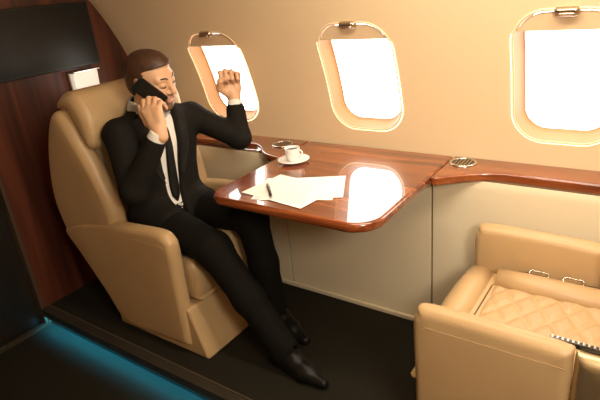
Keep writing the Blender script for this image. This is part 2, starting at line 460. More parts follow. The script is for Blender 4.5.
# floor: aisle sunk between two platforms
bm = bmesh.new()
prism(bm, [(-0.40, -0.16), (2.02, -0.16), (2.02, 0.0), (YP, 0.0), (YP, -0.10), (0.46, -0.10), (0.46, 0.0), (-0.40, 0.0)], XB - 0.1, XE + 0.02, 'x')
struct(obj('floor', bm, M['carpet']))
bm = bmesh.new(); box(bm, XB, XE, YP - 0.030, YP + 0.012, -0.024, 0.004); box(bm, XB, XE, YP - 0.030, YP - 0.022, -0.040, -0.020)
struct(obj('trim_3', bm, M['nosing'], bevel=0.003))
bm = bmesh.new(); box(bm, XB, XE, YP + 0.013, YP + 0.018, -0.01, 0.005)
struct(obj('trim_10', bm, mat('trim_line', (0.16, 0.12, 0.075), 0.4, metal=0.5)))
bm = bmesh.new(); box(bm, XB + 0.01, XE, YP - 0.016, YP - 0.004, -0.031, -0.0245)
tag(obj('light_strip', bm, M['led']), 'glowing cyan light strip under the edge of the carpeted step', 'light strip')

# lower side panels
YW = 1.79
bm = bmesh.new(); box(bm, XB, XE, YW + 0.012, YW + 0.03, 0, 0.69)
struct(obj('wall_back_lower', bm, M['seam']))
SX = [XB, -1.440, -0.705, 0.60, XE]
k = 4
for a, b in zip(SX, SX[1:]):
    bm = bmesh.new(); prism(bm, [(YW, 0.02), (YW, 0.655), (YW + 0.012, 0.688), (YW + 0.014, 0.688), (YW + 0.014, 0.02)], a + 0.004, b - 0.004, 'x')
    struct(obj('trim_%d' % k, bm, M['panel'], bevel=0.003)); k += 1
bm = bmesh.new(); box(bm, XB, XE, YW - 0.016, YW + 0.0, 0.0, 0.022)
struct(obj('baseboard_back', bm, M['panel'], bevel=0.004))

# ------------------------------------------------------------------ wooden side ledge and table
LZ = 0.72; TH = 0.034
def slab(name, pts, label, cat, material=M['table'], parent=None):
    bm = bmesh.new(); prism(bm, pts, LZ - TH, LZ, 'z')
    o = obj(name, bm, material, parent, bevel=0.012, seg=4)
    if label: tag(o, label, cat)
    return o
YB = 1.955
TX0, TX1 = -1.374, -0.678
left = [(XB + 0.01, YB), (XB + 0.01, 1.815)] + [tuple(p) for p in spline([(-1.90, 1.812), (-1.76, 1.815), (-1.68, 1.825), (-1.61, 1.83), (-1.55, 1.795), (-1.50, 1.745), (-1.45, 1.715), (TX0 - 0.003, 1.70)], 5)] + [(TX0 - 0.003, YB)]
ll = slab('side_ledge', left, 'narrow glossy mahogany ledge under the windows beside the man, left of the table', 'ledge')
right = [(TX1 + 0.003, YB), (TX1 + 0.003, 1.70)] + [tuple(p) for p in spline([(-0.655, 1.698), (-0.61, 1.735), (-0.556, 1.775), (-0.50, 1.805), (-0.43, 1.818), (-0.30, 1.816), (-0.1, 1.812)], 5)] + [(XE - 0.01, 1.812), (XE - 0.01, YB)]
rl = slab('side_ledge', right, 'glossy mahogany ledge with a cup holder running under the rightmost window, right of the table', 'ledge')
tb = [(TX0, YB), (TX0, 1.45)]
def corner(cx, cy, r, a0, a1, n=8): return [(cx + r * math.cos(a0 + (a1 - a0) * i / n), cy + r * math.sin(a0 + (a1 - a0) * i / n)) for i in range(n + 1)]
tb = [(TX0, YB)] + corner(TX0 + 0.075, 1.242 + 0.075, 0.075, math.pi, 1.5 * math.pi) + corner(TX1 - 0.10, 1.236 + 0.10, 0.10, 1.5 * math.pi, 2 * math.pi) + [(TX1, YB)]
table = thing('fold_out_table', 'glossy mahogany table folded out from the window ledge, with papers and coffee cup on it', 'table', (-1.03, 1.79, 0.0))
o = slab('tabletop', [(p[0] + 1.03, p[1] - 1.79) for p in tb], None, None, parent=table)
bm = bmesh.new(); box(bm, -0.26, 0.26, -0.38, -0.02, LZ - TH - 0.018, LZ - TH - 0.001)
obj('slide_frame', bm, M['black'], table, bevel=0.004)
for sx in (-0.30, 0.30):
    bm = bmesh.new(); box(bm, sx - 0.02, sx + 0.02, -0.30, -0.004, LZ - TH - 0.014, LZ - TH - 0.001)
    obj('slide_rail', bm, M['nickel'], table, bevel=0.003)

def cup_holder(x, y, label):
    t = thing('cup_holder', label, 'cup holder', (x, y, LZ), 0, None)
    bm = bmesh.new(); lathe(bm, [(0.040, 0.0), (0.040, 0.003), (0.043, 0.006), (0.049, 0.006), (0.052, 0.003), (0.052, 0.0003), (0.040, 0.0003)], 40, close=False)
    obj('rim', bm, M['chrome'], t, smooth=True)
    bm = bmesh.new(); lathe(bm, [(0.0, 0.0006), (0.0405, 0.0006), (0.0405, 0.0015), (0.0, 0.0015)], 32)
    obj('well', bm, M['black'], t)
    for k in range(5):
        bm = bmesh.new(); xx = -0.026 + 0.013 * k; hh = math.sqrt(0.038 ** 2 - xx ** 2)
        box(bm, xx - 0.0025, xx + 0.0025, -hh, hh, 0.0015, 0.0045); obj('grille_bar', bm, M['nickel'], t, bevel=0.001)
    return t
cup_holder(-0.618, 1.885, 'round chrome cup holder in the right ledge, beside the table joint')
cup_holder(-1.468, 1.862, 'round chrome cup holder in the ledge behind the coffee cup')

# ------------------------------------------------------------------ seats
def qbox(name, x0, x1, y0, y1, z0, z1, bev, parent, material=None, seg=5):
    bm = bmesh.new(); box(bm, x0, x1, y0, y1, z0, z1)
    return obj(name, bm, material or M['leather'], parent, bevel=bev, seg=seg)
def qprism(name, pts, y0, y1, bev, parent, material=None, seg=5, puff=0.0):
    bm = bmesh.new(); prism(bm, pts, y0, y1, 'y')
    return obj(name, bm, material or M['leather'], parent, bevel=bev, seg=seg)
def pad(name, pts, y0, y1, bulge, parent, material=None, n=10, edge=0.03, round_=0.02, puff=0.006, h=0.006):
    """soft upholstered body: side outline pts (x,z) given the width y0..y1, with rounded edges and slightly swollen sides"""
    P = np.array([tuple(p) for p in spline([(p[0], p[1], 0) for p in pts], 5, True)])[:, :2]; r = edge
    lo = (P[:, 0].min() - 0.02, y0 - 0.02, P[:, 1].min() - 0.02); hi = (P[:, 0].max() + 0.02, y1 + 0.02, P[:, 1].max() + 0.02)
    v = Vol(lo, hi, h)
    X = v.lo[0] + h * np.arange(v.n[0]); Z = v.lo[2] + h * np.arange(v.n[2]); G = np.stack(np.meshgrid(X, Z, indexing='ij'), -1)
    d = np.full(G.shape[:2], 1e9); ins = np.zeros(G.shape[:2], bool)
    for i in range(len(P)):
        a, b = P[i], P[(i + 1) % len(P)]; e = b - a; w = G - a
        t = np.clip((w @ e) / max(1e-12, e @ e), 0, 1); q = w - t[..., None] * e; d = np.minimum(d, (q ** 2).sum(-1))
        c = ((a[1] > G[..., 1]) != (b[1] > G[..., 1]))
        with np.errstate(divide='ignore', invalid='ignore'): xi = a[0] + (G[..., 1] - a[1]) * e[0] / (e[1] if abs(e[1]) > 1e-12 else 1e-12)
        ins ^= c & (G[..., 0] < xi)
    d = np.sqrt(d); d[ins] *= -1; d = d - bulge
    Y = v.lo[1] + h * np.arange(v.n[1]); yc = (y0 + y1) / 2; t = np.clip(-d / 0.10, 0, 1); hy = (y1 - y0) / 2 - puff + puff * (1 - (1 - t) ** 2)
    dy = np.abs(Y[None, :, None] - yc) - hy[:, None, :]; D2 = np.broadcast_to(d[:, None, :], dy.shape)
    a, b = D2 + r, dy + r
    v.F = (np.minimum(np.maximum(a, b), 0) + np.sqrt(np.maximum(a, 0) ** 2 + np.maximum(b, 0) ** 2) - r).astype(np.float32)
    return v.mesh(name, material or M['leather'], parent)

def quilt(name, x0, x1, y0, y1, z, parent, cell=0.078, h=0.007):
    bm = bmesh.new(); nx, ny = 110, 130; g = []
    for i in range(nx + 1):
        row = []
        for j in range(ny + 1):
            x = x0 + (x1 - x0) * i / nx; y = y0 + (y1 - y0) * j / ny
            u = (x * 1.0 + y * 0.62) / cell; v = (x * 1.0 - y * 0.62) / cell
            du = abs(u - round(u)); dv = abs(v - round(v))
            f = (min(1, du * 4) ** 0.5) * (min(1, dv * 4) ** 0.5)
            e = min(x - x0, x1 - x, y - y0, y1 - y); ef = min(1, max(0, e / 0.03)); ef = math.sqrt(1 - (1 - ef) ** 2)
            row.append(bm.verts.new((x, y, z - 0.03 + 0.03 * ef + h * f * ef)))
        g.append(row)
    for i in range(nx):
        for j in range(ny): bm.faces.new([g[i][j], g[i + 1][j], g[i + 1][j + 1], g[i][j + 1]])
    return obj(name, bm, M['leather'], parent, smooth=True)

def seat(loc, rz, label, short_arm, bx=0.0):
    t = thing('club_seat', label, 'seat', loc, rz, 'leather club seats facing each other across the table')
    W2 = 0.310
    # pedestal base, front sloping out to the floor
    qprism('base', [(-0.20 + bx, 0.0), (0.385 if not short_arm else 0.30, 0.0), (0.312 if not short_arm else 0.30, 0.225), (-0.20 + bx, 0.225)], -0.285, 0.250, 0.012, t)
    # cushion = bolster frame and centre panel
    cu = pad('seat_cushion', [(-0.20 + bx, 0.24), (0.28, 0.235), (0.325, 0.26), (0.330, 0.33), (0.315, 0.395), (0.27, 0.420), (0.10, 0.405), (-0.20 + bx, 0.395)], -0.235, 0.235, 0.004, t, edge=0.03)
    quilt('quilted_panel', -0.20 + bx, 0.205, -0.150, 0.140, 0.418, cu)
    bm = bmesh.new(); tube(bm, [(-0.18 + bx, -0.148, 0.410), (0.19, -0.148, 0.414), (0.205, -0.135, 0.415), (0.205, 0.125, 0.415), (0.19, 0.138, 0.414), (-0.18 + bx, 0.138, 0.410)], 0.0035, 6); obj('panel_seam', bm, M['seam'], cu)
    for s in (-1, 1):
        bm = bmesh.new(); tube(bm, [(-0.2 + bx, s * 0.185, 0.405), (0.10, s * 0.185, 0.412), (0.20, s * 0.180, 0.414)], [0.043, 0.043, 0.040], 16); obj('side_bolster', bm, M['leather'], cu, smooth=True)
    bm = bmesh.new(); tube(bm, [(0.262, -0.20, 0.395), (0.266, -0.1, 0.398), (0.266, 0.1, 0.398), (0.262, 0.20, 0.395)], [0.050, 0.052, 0.052, 0.050], 16); obj('front_bolster', bm, M['leather'], cu, smooth=True)
    # arms
    if not short_arm: pr = [(-0.13, 0.035), (-0.24, 0.18), (-0.36, 0.34), (-0.440, 0.440), (-0.40, 0.475), (-0.28, 0.515), (-0.10, 0.545), (0.10, 0.562), (0.24, 0.568), (0.285, 0.545), (0.300, 0.50), (0.296, 0.30), (0.292, 0.075), (0.27, 0.05), (0.10, 0.040)]
    else: pr = [(-0.088, 0.04), (-0.094, 0.06), (-0.095, 0.30), (-0.095, 0.54), (-0.088, 0.560), (0.0, 0.566), (0.26, 0.568), (0.290, 0.545), (0.302, 0.50), (0.297, 0.30), (0.292, 0.075), (0.27, 0.05), (0.10, 0.04)]
    for s in (-1, 1):
        y0, y1 = (s * 0.245, s * W2) if s > 0 else (s * W2, s * 0.235)
        a = armrest(pr, y0, y1, t)
        bm = bmesh.new(); yo = (y1 + 0.0005) if s > 0 else (y0 - 0.0005)
        xs_ = (-0.38, 0.262) if not short_arm else (-0.088, 0.262); zz = (lambda x: 0.470 + 0.10 * min(1, (x + 0.40) / 0.5) ** 0.6 - 0.05) if not short_arm else (lambda x: 0.518)
        tube(bm, [(xs_[0] + (xs_[1] - xs_[0]) * i / 12, yo, zz(xs_[0] + (xs_[1] - xs_[0]) * i / 12)) for i in range(13)] + [(0.280, yo - s * 0.006, zz(0.25) - 0.02), (0.284, yo - s * 0.010, 0.30), (0.280, yo - s * 0.010, 0.09)], 0.0009, 6)
        obj('piping', bm, M['leather'], a, smooth=True)
        if short_arm:
            r = pad('arm_end', [(-0.100, 0.10), (-0.100, 0.30), (-0.100, 0.546), (-0.106, 0.556), (-0.20, 0.556), (-0.36, 0.545), (-0.41, 0.50), (-0.40, 0.30), (-0.30, 0.10), (-0.11, 0.095)], y0 + 0.004, y1 - 0.004, 0, t, M['bronze'], edge=0.028, round_=0.024)
            r['label'] = 'satin bronze end of the armrest'
            if s > 0:
                bm = bmesh.new(); box(bm, -0.30, -0.04, y0 + 0.006, y0 + 0.020, 0.550, 0.5645)
                v = obj('vent_grille', bm, M['black'], r, bevel=0.002)
                for k in range(22):
                    bm = bmesh.new(); xx = -0.045 - k * 0.0115; box(bm, xx - 0.003, xx + 0.0025, y0 + 0.007, y0 + 0.018, 0.560, 0.5665)
                    obj('vent_slat', bm, M['nickel'], v, bevel=0.001)
    # backrest
    wing = [(-0.40, 0.40), (-0.465, 0.52), (-0.470, 0.64), (-0.440, 0.76), (-0.400, 0.86), (-0.350, 0.95), (-0.300, 1.005), (-0.255, 1.005), (-0.210, 0.95), (-0.160, 0.86), (-0.110, 0.77), (-0.065, 0.65), (-0.06, 0.50), (-0.15, 0.40)]
    bk = pad('backrest', [(-0.40, 0.42), (-0.465, 0.55), (-0.460, 0.66), (-0.385, 0.88), (-0.29, 1.03), (-0.235, 1.05), (-0.20, 1.00), (-0.165, 0.75), (-0.145, 0.55), (-0.16, 0.43)], -0.25, 0.25, 0.0, t, edge=0.02)
    pad('wing', wing, -0.300, -0.205, 0.008, bk, edge=0.035, round_=0.03); pad('wing', wing, 0.205, 0.300, 0.008, bk, edge=0.035, round_=0.03)
    pad('headrest', [(-0.310, 1.02), (-0.290, 1.062), (-0.230, 1.090), (-0.170, 1.083), (-0.130, 1.035), (-0.105, 0.97), (-0.105, 0.885), (-0.14, 0.860), (-0.175, 0.90), (-0.21, 0.98), (-0.24, 1.02)], -0.268, 0.268, 0.004, bk, edge=0.04, round_=0.025)
    bk.location.x = bx
    return t
def armrest(pr, y0, y1, parent):
    a = pad('armrest', pr, y0, y1, 0.004, parent, edge=0.026, round_=0.024)
    return a

seatA = seat((-1.80, 1.430, 0.0), 0, 'cream leather club seat on the left that the man in the suit is sitting in', False)
seatB = seat((-0.196, 1.425, 0.0), math.pi, 'empty tan leather club seat at lower right with a quilted cushion', True, -0.26)
# seat belt lying along the far side of the empty seat (seat-local coordinates: x and y flip)
def loc_b(x, y, z): return (-(x + 0.185), -(y - 1.425), z)
belt = D.objects.new('seat_belt', None); COL.objects.link(belt); belt.parent = seatB; belt.empty_display_size = 0.05
bm = bmesh.new()
pts = [Vector(loc_b(-0.33 + i * 0.03, 1.655, 0.432 + 0.004 * math.sin(i))) for i in range(12)]
for p, q in zip(pts, pts[1:]):
    v = [bm.verts.new(p + Vector((0, 0, 0.0))), bm.verts.new(q), bm.verts.new(q + Vector((0, 0.022, 0.004))), bm.verts.new(p + Vector((0, 0.022, 0.004)))]; bm.faces.new(v)
bmesh.ops.remove_doubles(bm, verts=bm.verts, dist=0.0005); bmesh.ops.solidify(bm, geom=bm.faces[:], thickness=0.002)
obj('webbing', bm, M['seam'], belt)
for x in (-0.262, -0.158):
    bm = bmesh.new(); lp = [Vector(loc_b(x + p[0], 1.640 + p[1] * 0.7, 0.448 + p[1] * 0.5)) for p in rrect(0.030, 0.011, 0.009, 4)]
    tube(bm, lp + [lp[0]], 0.0022, 6); obj('buckle', bm, M['chrome'], belt, smooth=True)

# ------------------------------------------------------------------ screen and wall light on the bulkhead
tv = thing('wall_screen', 'wide black screen hung on the dark wood bulkhead behind the seat', 'screen', (XB, 1.36, 1.280))
bm = bmesh.new(); box(bm, 0.002, 0.022, -0.10, 0.10, -0.08, 0.08); obj('wall_mount', bm, M['black'], tv, bevel=0.003)
bm = bmesh.new(); box(bm, 0.022, 0.040, -0.305, 0.305, -0.150, 0.150); obj('screen_case', bm, M['black'], tv, bevel=0.004)
bm = bmesh.new(); box(bm, 0.0405, 0.0412, -0.296, 0.296, -0.141, 0.141); obj('screen_glass', bm, M['screen'], tv)
wl = thing('wall_light', 'pale rectangular wall light on the wood bulkhead between screen and headrest', 'wall light', (XB, 1.558, 1.045))
bm = bmesh.new(); box(bm, 0.001, 0.016, -0.075, 0.075, -0.065, 0.065); obj('light_base', bm, M['nickel'], wl, bevel=0.004)
bm = bmesh.new(); prism(bm, [(0.0165, -0.058), (0.040, -0.050), (0.050, 0.060), (0.0165, 0.060)], -0.070, 0.070, 'y'); obj('light_cover', bm, M['lampglow'], wl, bevel=0.005)
bm = bmesh.new(); box(bm, 0.0165, 0.062, -0.078, 0.078, 0.0605, 0.068); obj('light_rim', bm, M['chrome'], wl, bevel=0.002)

# ------------------------------------------------------------------ things on the table
def lie(x, y, z, rz): return dict(loc=(x, y, z), rz=rz)
def paper(label, x, y, z, rz, lines, seed, curl=0.0):
    t = thing('paper_sheet', label, 'paper', (x, y, z), rz, None)
    bm = bmesh.new(); nx, ny = 14, 10; g = []
    for i in range(nx + 1):
        g.append([bm.verts.new((-0.1485 + 0.297 * i / nx, -0.105 + 0.21 * j / ny, 0.0004 + curl * max(0, (i / nx) + (j / ny) - 1.2) ** 2)) for j in range(ny + 1)])
    for i in range(nx):
        for j in range(ny): bm.faces.new([g[i][j], g[i + 1][j], g[i + 1][j + 1], g[i][j + 1]])
    obj('sheet', bm, M['paper'], t)
    rnd = random.Random(seed); bm = bmesh.new()
    for k in range(lines):
        xx = 0.115 - k * 0.0125; y = -0.085
        while y < 0.07:
            L = rnd.uniform(0.006, 0.03); L = min(L, 0.085 - y)
            v = [bm.verts.new(p) for p in ((xx, y, 0.00085), (xx + 0.0016, y, 0.00085), (xx + 0.0016, y + L, 0.00085), (xx, y + L, 0.00085))]; bm.faces.new(v); y += L + 0.004
            if rnd.random() < 0.08: break
    o = obj('faint_lines', bm, M['ink'], t); o['label'] = 'faint grey lines of print'
    return t
paper('white paper sheet on top at the left, with the pen lying on it', -1.091, 1.396, LZ + 0.0024, -0.13, 18, 1)
paper('white paper sheet whose corner reaches furthest right, to the window reflection', -1.056, 1.438, LZ + 0.0014, 0.478, 16, 2)
paper('white paper sheet mostly hidden under the two other sheets', -1.075, 1.425, LZ + 0.0004, 0.36, 12, 5)

pen = thing('ballpoint_pen', 'dark pen with gold clip lying on the papers', 'pen', (-1.150, 1.352, LZ + 0.0090), math.atan2(-0.096, 0.093))
bm = bmesh.new(); tube(bm, [(-0.068, 0, 0), (-0.064, 0, 0), (0.045, 0, 0), (0.058, 0, 0)], [0.0042, 0.0052, 0.0052, 0.0038], 14); obj('pen_barrel', bm, M['black'], pen, smooth=True)
bm = bmesh.new(); tube(bm, [(0.058, 0, 0), (0.068, 0, 0), (0.072, 0, 0)], [0.0038, 0.0014, 0.0006], 12); obj('pen_tip', bm, M['nickel'], pen, smooth=True)
bm = bmesh.new(); tube(bm, [(-0.006, 0, 0), (-0.001, 0, 0)], [0.0056, 0.0056], 14); obj('pen_ring', bm, M['nickel'], pen, smooth=True)
bm = bmesh.new(); box(bm, -0.066, -0.022, -0.0012, 0.0012, 0.0052, 0.0068); obj('pen_clip', bm, M['nickel'], pen)

sx, sy = -1.268, 1.672
sa = thing('saucer', 'white china saucer under the coffee cup', 'saucer', (sx, sy, LZ))
bm = bmesh.new(); lathe(bm, [(0, 0.0008), (0.032, 0.0008), (0.034, 0.003), (0.066, 0.013), (0.068, 0.0145), (0.066, 0.0155), (0.036, 0.0065), (0.024, 0.0055), (0, 0.0055)], 48)
bmesh.ops.remove_doubles(bm, verts=bm.verts, dist=1e-5)
sa2 = obj('plate', bm, M['china'], sa, smooth=True)
cu = thing('coffee_cup', 'small white espresso cup standing on its saucer', 'cup', (sx - 0.004, sy + 0.002, LZ + 0.0058), -0.05)
bm = bmesh.new(); lathe(bm, [(0, 0.0), (0.019, 0.0), (0.021, 0.003), (0.026, 0.014), (0.0305, 0.030), (0.032, 0.050), (0.033, 0.056), (0.0315, 0.0565), (0.0300, 0.050), (0.0285, 0.030), (0.024, 0.014), (0.015, 0.006), (0, 0.006)], 48); obj('cup_body', bm, M['china'], cu, smooth=True)
bm = bmesh.new(); tube(bm, spline([(0.030, 0, 0.048), (0.044, 0, 0.050), (0.052, 0, 0.040), (0.047, 0, 0.026), (0.028, 0, 0.018)], 5), 0.0034, 10); obj('handle', bm, M['china'], cu, smooth=True)
bm = bmesh.new(); lathe(bm, [(0, 0.046), (0.0292, 0.046)], 32); obj('coffee', bm, M['coffee'], cu)

# ------------------------------------------------------------------ the man: blended volumes turned into one smooth surface
V3 = lambda *a: np.array(a, float)
def nrm(v): v = np.array(v, float); return v / np.linalg.norm(v)
# joints
SHR, SHL = V3(-1.820, 1.245, 0.915), V3(-1.745, 1.580, 0.915)
ELR, WRR = V3(-1.690, 1.165, 0.715), V3(-1.574, 1.254, 0.946)
ELL, WRL = V3(-1.565, 1.680, 0.798), V3(-1.636, 1.757, 0.966)
HPR, KNR, ANR = V3(-1.80, 1.320, 0.515), V3(-1.395, 1.255, 0.480), V3(-1.100, 1.265, 0.100)
HPL, KNL, ANL = V3(-1.80, 1.490, 0.515), V3(-1.375, 1.475, 0.530), V3(-1.300, 1.470, 0.105)
NK0, NK1 = V3(-1.815, 1.405, 0.965), V3(-1.790, 1.410, 1.06)
CH, BE, PE = V3(-1.80, 1.412, 0.83), V3(-1.80, 1.405, 0.66), V3(-1.82, 1.405, 0.53)
TF = nrm((0.96, -0.28, 0)); TL = np.array([-TF[1], TF[0], 0]); TR = np.stack([TF, TL, V3(0, 0, 1)], 1)
# head frame
HC = V3(-1.752, 1.407, 1.110)
yaw, pitch, roll = math.radians(13), math.radians(15), math.radians(10)
Rz = Matrix.Rotation(yaw, 3, 'Z') @ Matrix.Rotation(pitch, 3, 'Y') @ Matrix.Rotation(roll, 3, 'X')
HR = np.array(Rz)
def hp(x, y, z): return HC + HR @ (np.array([x, y, z]) * 1.0)

def hand(vol, W, d, n, right, curls, thumb, scale=1.0, spread=0.06, collect=None):
    """wrist W, d along the palm, n out of the palm side"""
    d = nrm(d); n = nrm(n - d * np.dot(n, d)); s = np.cross(d, n) if right else np.cross(n, d)
    k_ = scale
    L = [(0.045, 0.026, 0.021), (0.049, 0.030, 0.023), (0.046, 0.028, 0.022), (0.036, 0.021, 0.019)]
    off = [0.030, 0.010, -0.011, -0.030]; kl = [0.088, 0.090, 0.086, 0.078]; rr = [0.0095, 0.0098, 0.0093, 0.0083]
    vol.cone(W - d * 0.02, W + d * 0.012, 0.027, 0.026 * k_, 0.012)
    tips = []
    for i in range(4):
        kn = W + (d * kl[i] + s * off[i]) * k_
        vol.cone(W + d * 0.010 + s * off[i] * 0.55, kn, 0.0145 * k_, 0.0125 * k_, 0.012)
        p = kn; a = 0; dirs = nrm(d + s * spread * off[i] / 0.03)
        for j in range(3):
            a += math.radians(curls[i][j]); q = p + (dirs * math.cos(a) + n * math.sin(a)) * L[i][j] * k_
            vol.cone(p, q, rr[i] * (1.05 - 0.1 * j) * k_, rr[i] * (0.98 - 0.1 * j) * k_, 0.0035); p = q
        tips.append(p)
    vol.cone(W + (d * 0.03 + s * 0.014 + n * 0.006) * k_, W + (d * 0.065 + s * 0.012 + n * 0.004) * k_, 0.019 * k_, 0.014 * k_, 0.014)   # palm flesh
    vol.cone(W + (d * 0.03 - s * 0.018 + n * 0.005) * k_, W + (d * 0.060 - s * 0.018 + n * 0.002) * k_, 0.015 * k_, 0.013 * k_, 0.014)
    T = [W + (d * 0.012 + s * 0.018 + n * 0.006) * k_] + [W + (d * t[0] + s * t[1] + n * t[2]) * k_ for t in thumb]
    vol.chain(T, [0.016 * k_, 0.0145 * k_, 0.0115 * k_, 0.0095 * k_], 0.006)
    return d, n, s, tips

body = Vol((-2.03, 1.05, -0.01), (-0.84, 1.86, 1.27), 0.004)
# torso, legs and arms under the clothes
body.ell(CH, (0.095, 0.155, 0.16), TR, 0.05); body.ell(BE, (0.085, 0.135, 0.13), TR, 0.06); body.ell(PE, (0.10, 0.15, 0.09), None, 0.06)
body.cone(SHR, SHL, 0.040, 0.040, 0.05); body.chain([NK0, NK1], [0.058, 0.054], 0.03)
body.chain([SHR, ELR, WRR], [0.042, 0.035, 0.024], 0.02); body.chain([SHL, ELL, WRL], [0.042, 0.035, 0.024], 0.02)
body.chain([HPR, KNR, ANR], [0.070, 0.048, 0.034], 0.03); body.chain([HPL, KNL, ANL], [0.070, 0.048, 0.034], 0.03)
FR, FL = nrm((0.98, -0.12, 0)), nrm((0.95, -0.25, 0))
for A, f in ((ANR, FR), (ANL, FL)):
    body.cone(A + V3(0, 0, -0.03), A + f * 0.13 + V3(0, 0, -0.065), 0.030, 0.020, 0.03)
# head
E_ = lambda c, r, k=0.012, mode='u': body.ell(hp(*c), r, HR, k, mode)
C_ = lambda a, b, ra, rb, k=0.01, mode='u': body.cone(hp(*a), hp(*b), ra, rb, k, mode)
E_((-0.012, 0, 0.030), (0.098, 0.077, 0.084)); E_((0.030, 0, -0.030), (0.058, 0.057, 0.086), 0.03)
C_((0.030, -0.046, -0.070), (0.070, -0.016, -0.098), 0.018, 0.017, 0.025); C_((0.030, 0.046, -0.070), (0.070, 0.016, -0.098), 0.018, 0.017, 0.025)
C_((0.074, -0.008, -0.103), (0.074, 0.008, -0.103), 0.016, 0.016, 0.015)
for s in (-1, 1):
    C_((0.060, s * 0.044, -0.018), (0.030, s * 0.062, -0.010), 0.021, 0.016, 0.02)
    C_((0.066, s * 0.034, -0.045), (0.055, s * 0.040, -0.050), 0.018, 0.018, 0.02)
    C_((0.079, s * 0.018, 0.027), (0.068, s * 0.046, 0.026), 0.012, 0.010, 0.014)
    E_((0.098, s * 0.033, 0.005), (0.017, 0.017, 0.012), 0.010, 's')
    E_((0.0735, s * 0.032, 0.006), (0.0165, 0.0175, 0.0125), 0.003)
    C_((0.094, s * 0.012, -0.033), (0.092, s * 0.014, -0.031), 0.0085, 0.008, 0.006)
    # ears
    body.ell(hp(-0.010, s * 0.078, -0.002), (0.019, 0.007, 0.031), HR @ np.array(Matrix.Rotation(s * 0.35, 3, 'Z')), 0.006)
    E_((-0.004, s * 0.086, 0.002), (0.009, 0.006, 0.016), 0.004, 's')
C_((0.084, 0, 0.016), (0.109, 0, -0.024), 0.0085, 0.0105, 0.010); E_((0.108, 0, -0.028), (0.012, 0.011, 0.010), 0.008)
C_((0.083, -0.018, -0.060), (0.083, 0.018, -0.060), 0.014, 0.014, 0.012)
C_((0.094, -0.012, -0.053), (0.094, 0.012, -0.053), 0.0065, 0.0065, 0.006); C_((0.091, -0.012, -0.073), (0.091, 0.012, -0.073), 0.0075, 0.0075, 0.007)
C_((0.102, -0.024, -0.063), (0.102, 0.024, -0.063), 0.0045, 0.0045, 0.004, 's')
# hands
dR = nrm((-0.36, 0.10, 0.92)); nR = nrm((-0.42, 0.90, 0.0))
curlR = [(30, 52, 32), (36, 56, 34), (42, 60, 36), (50, 62, 38)]
dR, nR, sR, tipsR = hand(body, WRR, dR, nR, True, curlR, [(0.046, 0.044, 0.020), (0.082, 0.052, 0.018), (0.112, 0.052, 0.020)], scale=1.04)
dL = nrm((-0.12, 0.06, 0.99)); nL = nrm((0.62, -0.78, 0))
dL, nL, sL, tipsL = hand(body, WRL, dL, nL, False, [(78, 98, 62)] * 4, [(0.040, 0.044, 0.026), (0.066, 0.036, 0.046), (0.074, 0.008, 0.050)], scale=1.17, spread=0.0)
man = thing('person', 'man in black suit sitting in left seat, phone at ear, fist raised', 'person', (-1.80, 1.40, 0.0))
inv = V3(-1.80, 1.40, 0.0)
def vmesh(vol, name, material):
    o = vol.mesh(name, material); o.parent = man
    o.matrix_parent_inverse = Matrix.Translation((1.80, -1.40, 0.0)); return o
bo = vmesh(body, 'body', M['skin'])
# skin tone: stubble and lips are the man's own colours
P = (body.verts - HC) @ HR; n = len(P)
base = np.tile(np.array([0.66, 0.385, 0.22]), (n, 1))
def sm(x, a, b): t = np.clip((x - a) / (b - a), 0, 1); return t * t * (3 - 2 * t)
near = np.linalg.norm(P, axis=1) < 0.2
jaw = sm(-P[:, 2], 0.030, 0.052) * sm(P[:, 0], -0.005, 0.015) * sm(0.135 + P[:, 2], 0, 0.01)
mouth = (1 - sm(np.abs(P[:, 1]), 0.022, 0.028)) * (1 - sm(np.abs(P[:, 2] + 0.063), 0.012, 0.016)) * sm(P[:, 0], 0.085, 0.092)
cheek = sm(np.abs(P[:, 1]), 0.022, 0.034) * sm(P[:, 2], -0.068, -0.045)
beard = np.clip(jaw * (1 - cheek) * (1 - mouth), 0, 1) * near
side = sm(-P[:, 2], -0.034, -0.028) * (1 - sm(P[:, 0], 0.018, 0.036)) * sm(P[:, 0], 0.0, 0.01) * near
beard = np.maximum(beard, side * 0.9) * 0.88
col = base * (1 - beard[:, None]) + np.array([0.085, 0.038, 0.02]) * beard[:, None]
lip = (mouth * near)[:, None] * 0.55; col = col * (1 - lip) + np.array([0.50, 0.17, 0.11]) * lip
at = bo.data.color_attributes.new('tone', 'FLOAT_COLOR', 'POINT'); at.data.foreach_set('color', np.concatenate([col, np.ones((n, 1))], 1).astype(np.float32).ravel())

# hair
hv = Vol(HC - 0.16, HC + 0.16, 0.0035)
hv.ell(hp(-0.012, 0, 0.031), (0.1005, 0.0790, 0.0865), HR, 0.01)
hv.ell(hp(0.018, 0, 0.066), (0.074, 0.058, 0.053), HR, 0.02)
hv.ell(hp(-0.05, 0, -0.02), (0.060, 0.066, 0.072), HR, 0.02)
def line(P):
    q = (P - HC) @ HR; z = q[..., 2]; x = q[..., 0]
    xe = np.interp(z, [-0.09, -0.05, -0.034, -0.026, 0.020, 0.048, 0.060, 0.072, 0.085, 0.13], [-0.055, -0.045, -0.034, 0.004, 0.012, 0.020, 0.034, 0.062, 0.092, 0.11])
    xe = xe - np.where(z > 0.05, np.abs(q[..., 1]) * 0.2, 0)
    return np.maximum(x - xe, -0.075 - z)
hv.op(line, HC - 0.2, HC + 0.2, 0.004, 'i')
vmesh(hv, 'hair', M['hair'])
def local_obj(name, bm, material, smooth=True):
    o = obj(name, bm, material, man, smooth=smooth); o.matrix_parent_inverse = Matrix.Translation((1.80, -1.40, 0.0)); return o
